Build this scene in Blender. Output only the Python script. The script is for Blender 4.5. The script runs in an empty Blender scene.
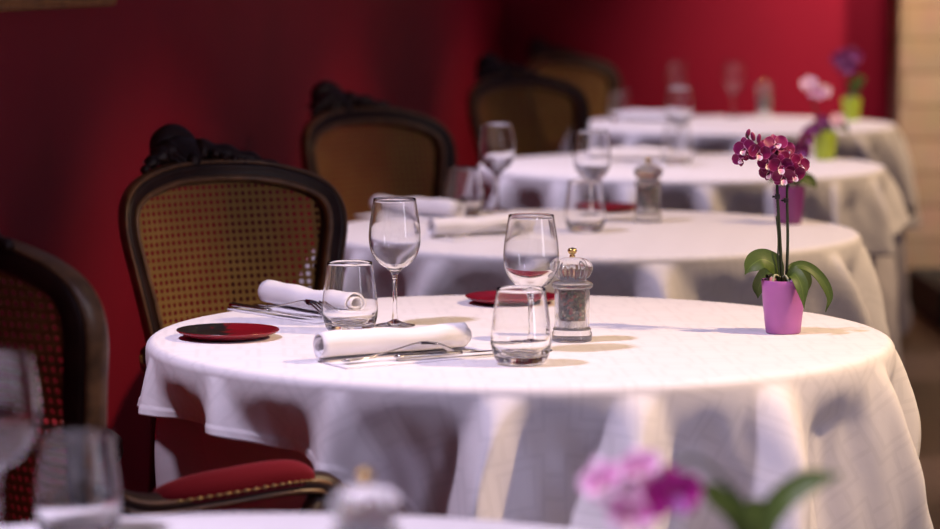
import bpy, bmesh, math, random
from mathutils import Vector, Matrix
random.seed(7)
PI = math.pi
SC = bpy.context.scene
COL = SC.collection
def R(d): return math.radians(d)
def V(*a): return Vector(a)
def sstep(a, b, x):
    t = max(0.0, min(1.0, (x - a) / (b - a))); return t * t * (3 - 2 * t)
def lerp(a, b, t): return a + (b - a) * t

# ------------------------------------------------------------------ camera
F, H0 = 3040.0, 1.342
PITCH = math.atan(304.5 / F)
cam_d = bpy.data.cameras.new('camera'); cam = bpy.data.objects.new('camera', cam_d); COL.objects.link(cam)
cam.location = (0, 0, H0); cam.rotation_euler = (PI / 2 - PITCH, 0, 0)
cam_d.sensor_width = 36; cam_d.lens = F / 940 * 36
cam_d.clip_start = .05
cam_d.dof.use_dof = True; cam_d.dof.focus_distance = 4.78; cam_d.dof.aperture_fstop = cam_d.lens / 1000 / .035
SC.camera = cam
def at(px, py, z):
    """the point of the horizontal plane z that the photograph shows at px, py"""
    a, b = (px - 470) / F, -(py - 264.5) / F
    d = V(a, math.cos(PITCH) + b * math.sin(PITCH), -math.sin(PITCH) + b * math.cos(PITCH))
    t = (z - H0) / d.z
    return V(d.x * t, d.y * t, z)

# ------------------------------------------------------------------ materials
def mat(name):
    m = bpy.data.materials.new(name); m.use_nodes = True
    nt = m.node_tree; b = nt.nodes['Principled BSDF']
    return m, nt, b
def rgb(c): return (c[0], c[1], c[2], 1)
def simple(name, c, rough=.5, metal=0, spec=.5, noise=0, scale=30, bump=0, bscale=80, **kw):
    m, nt, b = mat(name)
    b.inputs['Base Color'].default_value = rgb(c); b.inputs['Roughness'].default_value = rough
    b.inputs['Metallic'].default_value = metal; b.inputs['Specular IOR Level'].default_value = spec
    for k, v in kw.items(): b.inputs[k].default_value = v
    tc = nt.nodes.new('ShaderNodeTexCoord')
    if noise:
        n = nt.nodes.new('ShaderNodeTexNoise'); n.inputs['Scale'].default_value = scale; n.inputs['Detail'].default_value = 4
        nt.links.new(tc.outputs['Object'], n.inputs['Vector'])
        r = nt.nodes.new('ShaderNodeValToRGB')
        r.color_ramp.elements[0].position = .3; r.color_ramp.elements[1].position = .7
        r.color_ramp.elements[0].color = rgb([x * (1 - noise) for x in c]); r.color_ramp.elements[1].color = rgb([min(1, x * (1 + noise)) for x in c])
        nt.links.new(n.outputs['Fac'], r.inputs['Fac']); nt.links.new(r.outputs['Color'], b.inputs['Base Color'])
    if bump:
        n = nt.nodes.new('ShaderNodeTexNoise'); n.inputs['Scale'].default_value = bscale; n.inputs['Detail'].default_value = 5
        nt.links.new(tc.outputs['Object'], n.inputs['Vector'])
        u = nt.nodes.new('ShaderNodeBump'); u.inputs['Strength'].default_value = bump; u.inputs['Distance'].default_value = .002
        nt.links.new(n.outputs['Fac'], u.inputs['Height']); nt.links.new(u.outputs['Normal'], b.inputs['Normal'])
    return m
def node(nt, op, a, b=None, c=None):
    n = nt.nodes.new('ShaderNodeMath'); n.operation = op
    for i, v in enumerate((a, b, c)):
        if v is None: continue
        if isinstance(v, (int, float)): n.inputs[i].default_value = v
        else: nt.links.new(v, n.inputs[i])
    return n.outputs[0]
def mixc(nt, fac, a, b):
    n = nt.nodes.new('ShaderNodeMix'); n.data_type = 'RGBA'
    for i, v in ((0, fac), (6, a), (7, b)):
        if isinstance(v, (int, float)): n.inputs[i].default_value = v
        elif isinstance(v, tuple): n.inputs[i].default_value = v
        else: nt.links.new(v, n.inputs[i])
    return n.outputs[2]
def glass_mat(name, c=(1, 1, 1), rough=0, ior=1.5, brighten=0, thin=0):
    m = bpy.data.materials.new(name); m.use_nodes = True; nt = m.node_tree
    nt.nodes.remove(nt.nodes['Principled BSDF'])
    g = nt.nodes.new('ShaderNodeBsdfGlass'); g.inputs['Color'].default_value = rgb(c); g.inputs['Roughness'].default_value = rough; g.inputs['IOR'].default_value = ior
    out = g.outputs[0]
    if thin:
        tr = nt.nodes.new('ShaderNodeBsdfTransparent'); m0 = nt.nodes.new('ShaderNodeMixShader'); m0.inputs[0].default_value = thin
        nt.links.new(out, m0.inputs[1]); nt.links.new(tr.outputs[0], m0.inputs[2]); out = m0.outputs[0]
    if brighten:                                            # white scatter mixed in, painting brightness that the refraction lacks
        d = nt.nodes.new('ShaderNodeBsdfTranslucent'); d.inputs['Color'].default_value = (.95, .95, .95, 1)
        d2 = nt.nodes.new('ShaderNodeBsdfDiffuse'); d2.inputs['Color'].default_value = (.95, .95, .95, 1)
        m1 = nt.nodes.new('ShaderNodeMixShader'); nt.links.new(d.outputs[0], m1.inputs[1]); nt.links.new(d2.outputs[0], m1.inputs[2])
        m2 = nt.nodes.new('ShaderNodeMixShader'); m2.inputs[0].default_value = brighten; nt.links.new(out, m2.inputs[1]); nt.links.new(m1.outputs[0], m2.inputs[2]); out = m2.outputs[0]
    nt.links.new(out, nt.nodes['Material Output'].inputs['Surface'])
    return m
M = {}
M['mahogany'] = simple("mahogany", (.026, .010, .007), .42, noise=.35, scale=22, spec=.38)
M['gilt_wood'] = simple('worn_gilded_wood', (.17, .085, .035), .33, noise=.4, scale=35, spec=.6)
M['velvet'] = simple('red_velvet', (.15, .004, .010), .85, spec=.15, bump=.3, bscale=900, **{'Sheen Weight': .5, 'Sheen Roughness': .4, 'Sheen Tint': (1, .25, .3, 1)})
M['brass'] = simple('brass_nail', (.34, .22, .10), .3, metal=1)
M['gold'] = simple('gold_metal', (.75, .52, .2), .18, metal=1)
M['steel'] = simple('polished_steel', (.62, .6, .58), .14, metal=1)
M['glass'] = glass_mat('clear_glass', ior=1.47)
M['acrylic'] = glass_mat('clear_acrylic', (.98, .98, .98), .01, 1.45, .10)
M['dark_wood'] = simple('table_wood', (.06, .035, .02), .5, noise=.3)
M['bark'] = simple('bark_chips', (.045, .03, .018), .9, noise=.6, scale=200, bump=.8, bscale=220)
M['stem'] = simple('orchid_stem', (.022, .032, .012), .45, noise=.3, scale=60)
M['root'] = simple('orchid_root', (.26, .28, .18), .6, noise=.3, scale=150)
M['clip'] = simple('stem_clip', (.02, .015, .02), .4)
M['black_paint'] = simple('black_paint', (.004, .004, .004), .7)
M['pot_pink'] = simple('glazed_pink_pot', (.40, .125, .36), .38, noise=.06, scale=25, spec=.4)
M['pot_purple'] = simple('glazed_purple_pot', (.19, .035, .16), .35, noise=.06, scale=25)
M['pot_lime'] = simple('glazed_lime_pot', (.36, .47, .03), .38, noise=.06, scale=25)
M['pot_white'] = simple('glazed_white_pot', (.75, .73, .72), .38)
M['bud'] = simple('magenta_bud', (.24, .01, .09), .5, noise=.3, scale=120)

def leaf_mat():
    m, nt, b = mat('orchid_leaf')
    uv = nt.nodes.new('ShaderNodeUVMap'); sp = nt.nodes.new('ShaderNodeSeparateXYZ'); nt.links.new(uv.outputs[0], sp.inputs[0])
    e = node(nt, 'ABSOLUTE', node(nt, 'SUBTRACT', sp.outputs[0], .5))
    mid = node(nt, 'LESS_THAN', e, .02)
    n = nt.nodes.new('ShaderNodeTexNoise'); n.inputs['Scale'].default_value = 28
    c = mixc(nt, n.outputs['Fac'], (.030, .062, .012, 1), (.090, .135, .02, 1))
    c = mixc(nt, mid, c, (.11, .17, .03, 1))
    nt.links.new(c, b.inputs['Base Color']); b.inputs['Roughness'].default_value = .5; b.inputs['Specular IOR Level'].default_value = .3
    b.inputs['Subsurface Weight'].default_value = 0
    return m
M['leaf'] = leaf_mat()
def petal_mat(name, core, edge, throat, lo=.62, hi=.98, thr=.22):
    m, nt, b = mat(name)
    uv = nt.nodes.new('ShaderNodeUVMap'); sp = nt.nodes.new('ShaderNodeSeparateXYZ'); nt.links.new(uv.outputs[0], sp.inputs[0])
    e = node(nt, 'MULTIPLY', node(nt, 'ABSOLUTE', node(nt, 'SUBTRACT', sp.outputs[0], .5)), 2)
    e = node(nt, 'MAXIMUM', e, node(nt, 'MULTIPLY', node(nt, 'SUBTRACT', sp.outputs[1], .06), 1.06))
    mr = nt.nodes.new('ShaderNodeMapRange'); mr.interpolation_type = 'SMOOTHSTEP'
    mr.inputs['From Min'].default_value = lo; mr.inputs['From Max'].default_value = hi; nt.links.new(e, mr.inputs['Value'])
    n = nt.nodes.new('ShaderNodeTexNoise'); n.inputs['Scale'].default_value = 140
    core2 = mixc(nt, n.outputs['Fac'], rgb([x * .6 for x in core]), rgb([min(1, x * 1.35) for x in core]))
    c = mixc(nt, mr.outputs[0], core2, rgb(edge))
    c = mixc(nt, node(nt, 'LESS_THAN', sp.outputs[1], thr), c, rgb(throat))
    nt.links.new(c, b.inputs['Base Color']); b.inputs['Roughness'].default_value = .5; b.inputs['Specular IOR Level'].default_value = .3
    return m
M['petal_magenta'] = petal_mat('magenta_petal', (.19, .002, .072), (.64, .17, .42), (.70, .35, .52), .82, 1.14, .1)
M['petal_pink'] = petal_mat('pink_petal', (.55, .10, .36), (.85, .62, .76), (.8, .6, .7), .3, 1.0, .1)
M['petal_hot'] = petal_mat('deep_magenta_petal', (.42, .012, .26), (.62, .10, .42), (.5, .05, .3), .75, 1.1, .1)
M['petal_purple'] = petal_mat('dark_purple_petal', (.12, .006, .075), (.24, .04, .17), (.2, .05, .12), .7, 1.1, .1)
M['petal_pale'] = petal_mat('pale_pink_petal', (.78, .40, .50), (.85, .66, .70), (.8, .5, .55), .3, 1.0, .1)
M['lip_white'] = petal_mat('white_lip', (.70, .28, .42), (.85, .72, .76), (.12, .01, .03), .35, .9, .22)
M['lip_purple'] = petal_mat('purple_lip', (.25, .03, .25), (.5, .25, .5), (.3, .05, .2), .5, 1., .1)

def wall_red():
    m, nt, b = mat('red_wall_paint')
    tc = nt.nodes.new('ShaderNodeTexCoord')
    n = nt.nodes.new('ShaderNodeTexNoise'); n.inputs['Scale'].default_value = 3; n.inputs['Detail'].default_value = 6; nt.links.new(tc.outputs['Object'], n.inputs['Vector'])
    c = mixc(nt, n.outputs['Fac'], (.185, .0010, .014, 1), (.25, .0016, .019, 1))
    nt.links.new(c, b.inputs['Base Color']); b.inputs['Roughness'].default_value = .75; b.inputs['Specular IOR Level'].default_value = .2
    n2 = nt.nodes.new('ShaderNodeTexNoise'); n2.inputs['Scale'].default_value = 160; nt.links.new(tc.outputs['Object'], n2.inputs['Vector'])
    u = nt.nodes.new('ShaderNodeBump'); u.inputs['Strength'].default_value = .25; u.inputs['Distance'].default_value = .002
    nt.links.new(n2.outputs['Fac'], u.inputs['Height']); nt.links.new(u.outputs['Normal'], b.inputs['Normal'])
    return m
M['wall_red'] = wall_red()
def stone():
    m, nt, b = mat('beige_stone')
    tc = nt.nodes.new('ShaderNodeTexCoord')
    mp = nt.nodes.new('ShaderNodeMapping'); mp.inputs['Rotation'].default_value = (PI / 2, 0, 0); nt.links.new(tc.outputs['Object'], mp.inputs['Vector'])
    br = nt.nodes.new('ShaderNodeTexBrick'); br.inputs['Scale'].default_value = 1.0; br.inputs['Brick Width'].default_value = .42; br.inputs['Row Height'].default_value = .13
    br.inputs['Mortar Size'].default_value = .008; br.inputs['Mortar Smooth'].default_value = .4
    br.inputs['Color1'].default_value = (.43, .29, .18, 1); br.inputs['Color2'].default_value = (.35, .23, .14, 1); br.inputs['Mortar'].default_value = (.25, .16, .09, 1)
    nt.links.new(mp.outputs[0], br.inputs['Vector'])
    n = nt.nodes.new('ShaderNodeTexNoise'); n.inputs['Scale'].default_value = 9; n.inputs['Detail'].default_value = 8; nt.links.new(tc.outputs['Object'], n.inputs['Vector'])
    mx = nt.nodes.new('ShaderNodeMix'); mx.data_type = 'RGBA'; mx.blend_type = 'MULTIPLY'; mx.inputs[0].default_value = .6
    nt.links.new(br.outputs['Color'], mx.inputs[6]); nt.links.new(n.outputs['Color'], mx.inputs[7])
    c = mixc(nt, .45, mx.outputs[2], br.outputs['Color'])
    nt.links.new(c, b.inputs['Base Color']); b.inputs['Roughness'].default_value = .85; b.inputs['Specular IOR Level'].default_value = .2
    return m
M['stone'] = stone()
def floor_mat():
    m, nt, b = mat('brown_floor_boards')
    tc = nt.nodes.new('ShaderNodeTexCoord')
    br = nt.nodes.new('ShaderNodeTexBrick'); br.inputs['Scale'].default_value = 1; br.inputs['Brick Width'].default_value = 1.6; br.inputs['Row Height'].default_value = .13; br.inputs['Mortar Size'].default_value = .003
    br.inputs['Color1'].default_value = (.17, .095, .045, 1); br.inputs['Color2'].default_value = (.12, .065, .03, 1); br.inputs['Mortar'].default_value = (.02, .012, .008, 1)
    nt.links.new(tc.outputs['Object'], br.inputs['Vector']); nt.links.new(br.outputs['Color'], b.inputs['Base Color']); b.inputs['Roughness'].default_value = .45
    return m
M['floor'] = floor_mat()
M['ceiling'] = simple('ceiling_paint', (.55, .5, .45), .9)

def cane_mat():
    m, nt, b = mat('woven_cane')
    tc = nt.nodes.new('ShaderNodeTexCoord'); sp = nt.nodes.new('ShaderNodeSeparateXYZ'); nt.links.new(tc.outputs['Object'], sp.inputs[0])
    S = .0148
    fx = node(nt, 'SUBTRACT', node(nt, 'FRACT', node(nt, 'ADD', node(nt, 'DIVIDE', sp.outputs[0], S), 100.5)), .5)
    fz = node(nt, 'SUBTRACT', node(nt, 'FRACT', node(nt, 'ADD', node(nt, 'DIVIDE', sp.outputs[2], S * .95), 100.5)), .5)
    d = node(nt, 'SQRT', node(nt, 'ADD', node(nt, 'MULTIPLY', fx, fx), node(nt, 'MULTIPLY', fz, fz)))
    hole = node(nt, 'LESS_THAN', d, .30)
    # strands crossing
    w = node(nt, 'ADD', node(nt, 'COSINE', node(nt, 'MULTIPLY', fx, 12.566)), node(nt, 'COSINE', node(nt, 'MULTIPLY', fz, 12.566)))
    n = nt.nodes.new('ShaderNodeTexNoise'); n.inputs['Scale'].default_value = 14; nt.links.new(tc.outputs['Object'], n.inputs['Vector'])
    c = mixc(nt, n.outputs['Fac'], (.24, .14, .035, 1), (.39, .235, .066, 1))
    nt.links.new(c, b.inputs['Base Color']); b.inputs['Roughness'].default_value = .5; b.inputs['Specular IOR Level'].default_value = .3
    u = nt.nodes.new('ShaderNodeBump'); u.inputs['Strength'].default_value = .5; u.inputs['Distance'].default_value = .001
    nt.links.new(w, u.inputs['Height']); nt.links.new(u.outputs['Normal'], b.inputs['Normal'])
    nt.links.new(node(nt, 'SUBTRACT', 1.0, hole), b.inputs['Alpha'])
    return m
M['cane'] = cane_mat()

def cloth_mat(name, col, damask=True):
    m, nt, b = mat(name)
    uv = nt.nodes.new('ShaderNodeUVMap'); sp = nt.nodes.new('ShaderNodeSeparateXYZ'); nt.links.new(uv.outputs[0], sp.inputs[0])
    if damask:
        # woven squares-in-squares and a key band, rotated with the cloth
        def cell(o, s): return node(nt, 'ABSOLUTE', node(nt, 'SUBTRACT', node(nt, 'FRACT', node(nt, 'ADD', node(nt, 'DIVIDE', o, s), 50)), .5))
        ax, ay = cell(sp.outputs[0], .13), cell(sp.outputs[1], .13)
        mx = node(nt, 'MAXIMUM', ax, ay); mn = node(nt, 'MINIMUM', ax, ay)
        def band(v, a, c): return node(nt, 'MULTIPLY', node(nt, 'GREATER_THAN', v, a), node(nt, 'LESS_THAN', v, c))
        p = node(nt, 'MAXIMUM', band(mx, .33, .38), band(mx, .20, .25))
        p = node(nt, 'MAXIMUM', p, node(nt, 'MULTIPLY', band(mx, .38, .5), band(mn, .10, .16)))
        c = mixc(nt, p, rgb(col), rgb([x * .95 for x in col]))
        nt.links.new(c, b.inputs['Base Color'])
        nt.links.new(node(nt, 'SUBTRACT', .75, node(nt, 'MULTIPLY', p, .15)), b.inputs['Roughness'])
    else:
        b.inputs['Base Color'].default_value = rgb(col); b.inputs['Roughness'].default_value = .8
    b.inputs['Specular IOR Level'].default_value = .3
    tc = nt.nodes.new('ShaderNodeTexCoord')
    n = nt.nodes.new('ShaderNodeTexNoise'); n.inputs['Scale'].default_value = 22; n.inputs['Detail'].default_value = 5; nt.links.new(tc.outputs['Object'], n.inputs['Vector'])
    u = nt.nodes.new('ShaderNodeBump'); u.inputs['Strength'].default_value = .16; u.inputs['Distance'].default_value = .006
    nt.links.new(n.outputs['Fac'], u.inputs['Height']); nt.links.new(u.outputs['Normal'], b.inputs['Normal'])
    return m
M['linen'] = cloth_mat('white_damask', (.80, .775, .79))
M['underlinen'] = cloth_mat('under_cloth', (.62, .58, .60), False)
M['napkin'] = simple('napkin_cotton', (.80, .78, .80), 1.1, spec=.2, bump=.25, bscale=60)
def plate_mat():
    m, nt, b = mat('red_black_glaze')
    tc = nt.nodes.new('ShaderNodeTexCoord'); sp = nt.nodes.new('ShaderNodeSeparateXYZ'); nt.links.new(tc.outputs['Object'], sp.inputs[0])
    n = nt.nodes.new('ShaderNodeTexNoise'); n.inputs['Scale'].default_value = 45; n.inputs['Detail'].default_value = 6; nt.links.new(tc.outputs['Object'], n.inputs['Vector'])
    v = node(nt, 'ADD', node(nt, 'MULTIPLY', sp.outputs[0], 14), node(nt, 'MULTIPLY', node(nt, 'SUBTRACT', n.outputs['Fac'], .5), 1.2))
    k = nt.nodes.new('ShaderNodeMapRange'); k.inputs['From Min'].default_value = -.05; k.inputs['From Max'].default_value = .12; nt.links.new(v, k.inputs['Value'])
    n2 = nt.nodes.new('ShaderNodeTexNoise'); n2.inputs['Scale'].default_value = 260; nt.links.new(tc.outputs['Object'], n2.inputs['Vector'])
    spk = node(nt, 'GREATER_THAN', n2.outputs['Fac'], .66)
    c0 = mixc(nt, spk, (.010, .009, .008, 1), (.10, .11, .03, 1))
    c = mixc(nt, k.outputs[0], c0, (.16, .003, .008, 1))
    # only the top face carries the black glaze; the sides stay red
    g = nt.nodes.new('ShaderNodeNewGeometry'); s2 = nt.nodes.new('ShaderNodeSeparateXYZ'); nt.links.new(g.outputs['Normal'], s2.inputs[0])
    c = mixc(nt, node(nt, 'GREATER_THAN', s2.outputs[2], .75), (.20, .004, .012, 1), c)
    nt.links.new(c, b.inputs['Base Color']); b.inputs['Roughness'].default_value = .3
    return m
M['plate'] = plate_mat()
M['plate_red'] = simple('red_glaze', (.19, .003, .014), .28, noise=.2, scale=40)
def pepper_mat():
    m, nt, b = mat('peppercorns')
    tc = nt.nodes.new('ShaderNodeTexCoord')
    vo = nt.nodes.new('ShaderNodeTexVoronoi'); vo.inputs['Scale'].default_value = 230; nt.links.new(tc.outputs['Object'], vo.inputs['Vector'])
    sp = nt.nodes.new('ShaderNodeSeparateXYZ'); nt.links.new(vo.outputs['Color'], sp.inputs[0])
    r = nt.nodes.new('ShaderNodeValToRGB'); r.color_ramp.interpolation = 'CONSTANT'
    es = r.color_ramp.elements; es[0].color = (.025, .018, .012, 1); es[1].position = .45; es[1].color = (.12, .08, .05, 1)
    for p, c in ((.66, (.22, .03, .02, 1)), (.8, (.35, .28, .18, 1)), (.9, (.05, .08, .03, 1))):
        q = es.new(p); q.color = c
    nt.links.new(sp.outputs[0], r.inputs['Fac']); nt.links.new(r.outputs['Color'], b.inputs['Base Color'])
    u = nt.nodes.new('ShaderNodeBump'); u.invert = True; u.inputs['Strength'].default_value = 1; u.inputs['Distance'].default_value = .002
    nt.links.new(vo.outputs['Distance'], u.inputs['Height']); nt.links.new(u.outputs['Normal'], b.inputs['Normal'])
    b.inputs['Roughness'].default_value = .6
    return m
M['pepper'] = pepper_mat()
def picture_mat():
    m, nt, b = mat('oil_painting')
    tc = nt.nodes.new('ShaderNodeTexCoord')
    n = nt.nodes.new('ShaderNodeTexNoise'); n.inputs['Scale'].default_value = 4; n.inputs['Detail'].default_value = 8; nt.links.new(tc.outputs['Object'], n.inputs['Vector'])
    nt.links.new(mixc(nt, n.outputs['Fac'], (.03, .03, .02, 1), (.25, .18, .1, 1)), b.inputs['Base Color'])
    return m
M['painting'] = picture_mat()
M['frame_gilt'] = simple('gilded_frame', (.42, .22, .07), .38, metal=.6, noise=.3, scale=25)

# ------------------------------------------------------------------ mesh helpers
def link(name, bm, m, parent=None, smooth=True, mats=None):
    me = bpy.data.meshes.new(name); bm.normal_update(); bm.to_mesh(me); bm.free()
    for x in (mats or [m]): me.materials.append(x)
    if smooth:
        for p in me.polygons: p.use_smooth = True
    o = bpy.data.objects.new(name, me); COL.objects.link(o)
    if parent is not None: o.parent = parent
    return o
def sharp(o, ang=40):
    me = o.data
    bm = bmesh.new(); bm.from_mesh(me)
    for e in bm.edges:
        if len(e.link_faces) == 2 and e.calc_face_angle(0) > R(ang): e.smooth = False
    bm.to_mesh(me); bm.free(); return o
def empty(name, loc=(0, 0, 0), rz=0):
    o = bpy.data.objects.new(name, None); COL.objects.link(o); o.location = loc; o.rotation_euler = (0, 0, rz); o.empty_display_size = .05
    return o
def tag(o, label, cat, group=None):
    o['label'] = label; o['category'] = cat
    if group: o['group'] = group
    return o
def copy_tree(o, parent=None):
    c = o.copy(); COL.objects.link(c)
    if parent is not None: c.parent = parent
    for ch in list(o.children): copy_tree(ch, c)
    return c
def grid(bm, f, nu, nv, closeu=False, uv=None, flip=False):
    """faces from f(u, v), u and v from 0 to 1"""
    vs = [[bm.verts.new(f(i / (nu if closeu else nu - 1), j / (nv - 1))) for i in range(nu)] for j in range(nv)]
    ul = bm.loops.layers.uv.verify()
    for j in range(nv - 1):
        for i in range(nu if closeu else nu - 1):
            k = (i + 1) % nu
            q = [vs[j][i], vs[j][k], vs[j + 1][k], vs[j + 1][i]]
            t = [(i, j), (i + 1, j), (i + 1, j + 1), (i, j + 1)]
            if flip: q.reverse(); t.reverse()
            try: fc = bm.faces.new(q)
            except ValueError: continue
            for l, (a, b) in zip(fc.loops, t):
                a2, b2 = a / (nu if closeu else nu - 1), b / (nv - 1)
                l[ul].uv = uv(a2, b2) if uv else (a2, b2)
    return vs
def lathe(bm, prof, seg=48, c=(0, 0, 0), capped=False):
    """prof = [(r, z)] ; points with r = 0 become poles"""
    rings = []
    for r, z in prof:
        if r < 1e-6: rings.append([bm.verts.new((c[0], c[1], c[2] + z))])
        else: rings.append([bm.verts.new((c[0] + r * math.cos(2 * PI * i / seg), c[1] + r * math.sin(2 * PI * i / seg), c[2] + z)) for i in range(seg)])
    for a, b in zip(rings, rings[1:]):
        for i in range(seg):
            k = (i + 1) % seg
            if len(a) == 1 and len(b) == 1: continue
            if len(a) == 1: bm.faces.new((a[0], b[k], b[i]))
            elif len(b) == 1: bm.faces.new((a[i], a[k], b[0]))
            else: bm.faces.new((a[i], a[k], b[k], b[i]))
    return bm
def crom(pts, n):
    """Catmull-Rom through pts, n points per span"""
    P = [Vector(p) for p in pts]; out = []
    for i in range(len(P) - 1):
        a = P[i - 1] if i else P[0] * 2 - P[1]; b = P[i]; c = P[i + 1]; d = P[i + 2] if i + 2 < len(P) else P[-1] * 2 - P[-2]
        for k in range(n):
            t = k / n
            out.append(.5 * ((2 * b) + (c - a) * t + (2 * a - 5 * b + 4 * c - d) * t * t + (3 * b - a - 3 * c + d) * t ** 3))
    out.append(P[-1]); return out
def tube(bm, pts, rad, seg=10, sx=1.0, up=None, cap=True):
    """round (or flattened: sx along the side) tube through pts; rad number, list or function of t"""
    n = len(pts); pts = [Vector(p) for p in pts]; rings = []; N = None
    for i, p in enumerate(pts):
        t = (pts[min(i + 1, n - 1)] - pts[max(i - 1, 0)]).normalized()
        if N is None:
            r = Vector(up) if up else (V(0, 0, 1) if abs(t.z) < .9 else V(1, 0, 0))
            N = (r - t * r.dot(t)).normalized()
        else: N = (N - t * N.dot(t)).normalized()
        B = t.cross(N)
        q = rad(i / (n - 1)) if callable(rad) else (rad[i] if isinstance(rad, (list, tuple)) else rad)
        rings.append([bm.verts.new(p + N * (q * math.sin(2 * PI * k / seg)) + B * (q * sx * math.cos(2 * PI * k / seg))) for k in range(seg)])
    for a, b in zip(rings, rings[1:]):
        for k in range(seg):
            j = (k + 1) % seg; bm.faces.new((a[k], a[j], b[j], b[k]))
    if cap:
        bm.faces.new(list(reversed(rings[0]))); bm.faces.new(rings[-1])
    return rings
def box(bm, x0, x1, y0, y1, z0, z1, bev=0):
    r = bmesh.ops.create_cube(bm, size=1)['verts']
    for v in r: v.co = V(lerp(x0, x1, v.co.x + .5), lerp(y0, y1, v.co.y + .5), lerp(z0, z1, v.co.z + .5))
    if bev:
        es = list({e for v in r for e in v.link_edges})
        bmesh.ops.bevel(bm, geom=es, offset=bev, segments=3, profile=.5, affect='EDGES')
def ball(bm, c, r, u=12, v=8, s=(1, 1, 1)):
    q = bmesh.ops.create_uvsphere(bm, u_segments=u, v_segments=v, radius=r)['verts']
    for p in q: p.co = V(c[0] + p.co.x * s[0], c[1] + p.co.y * s[1], c[2] + p.co.z * s[2])

# ------------------------------------------------------------------ the room
YB, XC, WS = 12.05, .138, .158                       # back wall, its corner with the side wall, slope of the side wall
def wall_x(y): return XC - WS * (YB - y)
def struct(name, bm, m):
    o = link(name, bm, m, smooth=False); o['kind'] = 'structure'; return o
XL0 = wall_x(-1)
bm = bmesh.new(); box(bm, -3.2, 4.2, -1, 13, -.1, 0); struct('floor', bm, M['floor'])
bm = bmesh.new()
a, b = V(wall_x(-1), -1, 0), V(XC, YB, 0); nrm = V(-(b - a).y, (b - a).x, 0).normalized() * .12
vs = [bm.verts.new(p) for p in (a, b, b + nrm, a + nrm)]; vt = [bm.verts.new(p.co + V(0, 0, 2.9)) for p in vs]
bm.faces.new(vs[::-1]); bm.faces.new(vt)
for i in range(4): bm.faces.new((vs[i], vs[(i + 1) % 4], vt[(i + 1) % 4], vt[i]))
struct('wall_left', bm, M['wall_red'])
XP, YP = 1.66, 11.78
bm = bmesh.new(); box(bm, XC - .2, XP + .02, YB, YB + .12, 0, 2.9); struct('wall_back', bm, M['wall_red'])
bm = bmesh.new(); box(bm, XP, 4.2, YP, YB + .12, 0, 2.9, .006); struct('wall_right', bm, M['stone'])
bm = bmesh.new(); box(bm, XP + .045, 4.2, 10.95, YP - .002, 0, .15, .01); o = struct('trim_1', bm, M['black_paint'])
bm = bmesh.new()
t = (b - a).normalized(); n2 = -nrm.normalized()
p0, p1 = a + n2 * .001, b - t * .02 + n2 * .001
vs = [bm.verts.new(p) for p in (p0, p0 + n2 * .016, p1 + n2 * .016, p1)]; vt = [bm.verts.new(p.co + V(0, 0, .11)) for p in vs]
bm.faces.new(vs[::-1]); bm.faces.new(vt)
for i in range(4): bm.faces.new((vs[i], vs[(i + 1) % 4], vt[(i + 1) % 4], vt[i]))
struct('baseboard_left', bm, M['mahogany'])
bm = bmesh.new(); box(bm, XC + .03, XP - .01, YB - .018, YB - .001, 0, .11, .003); struct('baseboard_back', bm, M['mahogany'])

# picture on the side wall: only the lower rail and corner reach into the photograph
yr = 6.36; L = 1.0
pf = empty('framed_picture', (wall_x(yr), yr, 1.247)); pf.rotation_euler = (0, 0, math.atan2(-1, -WS))
tag(pf, 'gilt framed picture hanging on the dark red side wall', 'picture')
def rail(bm, c0, c1, inw, w=.06):
    # moulded rail between outer corners with mitred ends
    d = (c1 - c0).normalized(); out = V(0, 1, 0)
    prof = [(0, .002), (0, .018), (.006, .026), (.014, .022), (.022, .034), (.034, .036), (.044, .022), (.052, .018), (.06, .010), (.06, .002)]
    A = [bm.verts.new(c0 + (inw + d) * s + out * h) for s, h in prof]
    B = [bm.verts.new(c1 + (inw - d) * s + out * h) for s, h in prof]
    for i in range(len(prof) - 1): bm.faces.new((A[i], B[i], B[i + 1], A[i + 1]))
hh = .7
cs = [V(0, 0, 0), V(L, 0, 0), V(L, 0, hh), V(0, 0, hh)]
# local +y must point into the room
for i, iw in enumerate((V(0, 0, 1), V(-1, 0, 0), V(0, 0, -1), V(1, 0, 0))):
    bm = bmesh.new(); rail(bm, cs[i], cs[(i + 1) % 4], iw); link('frame_rail', bm, M['frame_gilt'], pf, smooth=False)
bm = bmesh.new(); box(bm, .055, L - .055, .003, .009, .055, hh - .055); link('canvas', bm, M['painting'], pf, smooth=False)

# ------------------------------------------------------------------ chairs
# local: facing -y, origin on the floor under the seat
def back_y(x, z): return .205 + (z - .45) * .20 - .055 * (x / .25) ** 2
half = [(0, .512), (.10, .510), (.165, .52), (.192, .555), (.200, .62), (.213, .70), (.233, .79), (.246, .85), (.243, .895), (.220, .927), (.17, .950), (.09, .966), (0, .970)]
loop = crom([(x, z, 0) for x, z in half], 5)
loop = [(p.x, p.y) for p in loop]
outline = loop + [(-x, z) for x, z in reversed(loop[1:-1])]
def normals(o):
    n = len(o); r = []
    for i in range(n):
        ax, az = o[(i + 1) % n]; bx, bz = o[i - 1]
        tx, tz = ax - bx, az - bz; l = math.hypot(tx, tz) or 1
        r.append((tz / l, -tx / l))
    return r
onorm = normals(outline)
def frame_sweep(prof):
    bm = bmesh.new(); rings = []
    for (x, z), (nx, nz) in zip(outline, onorm):
        rings.append([bm.verts.new((x + nx * s, back_y(x + nx * s, z + nz * s) + d, z + nz * s)) for s, d in prof])
    n = len(rings)
    for i in range(n):
        a, b = rings[i], rings[(i + 1) % n]
        for k in range(len(prof)):
            j = (k + 1) % len(prof); bm.faces.new((a[k], a[j], b[j], b[k]))
    bmesh.ops.recalc_face_normals(bm, faces=bm.faces); return bm
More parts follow.
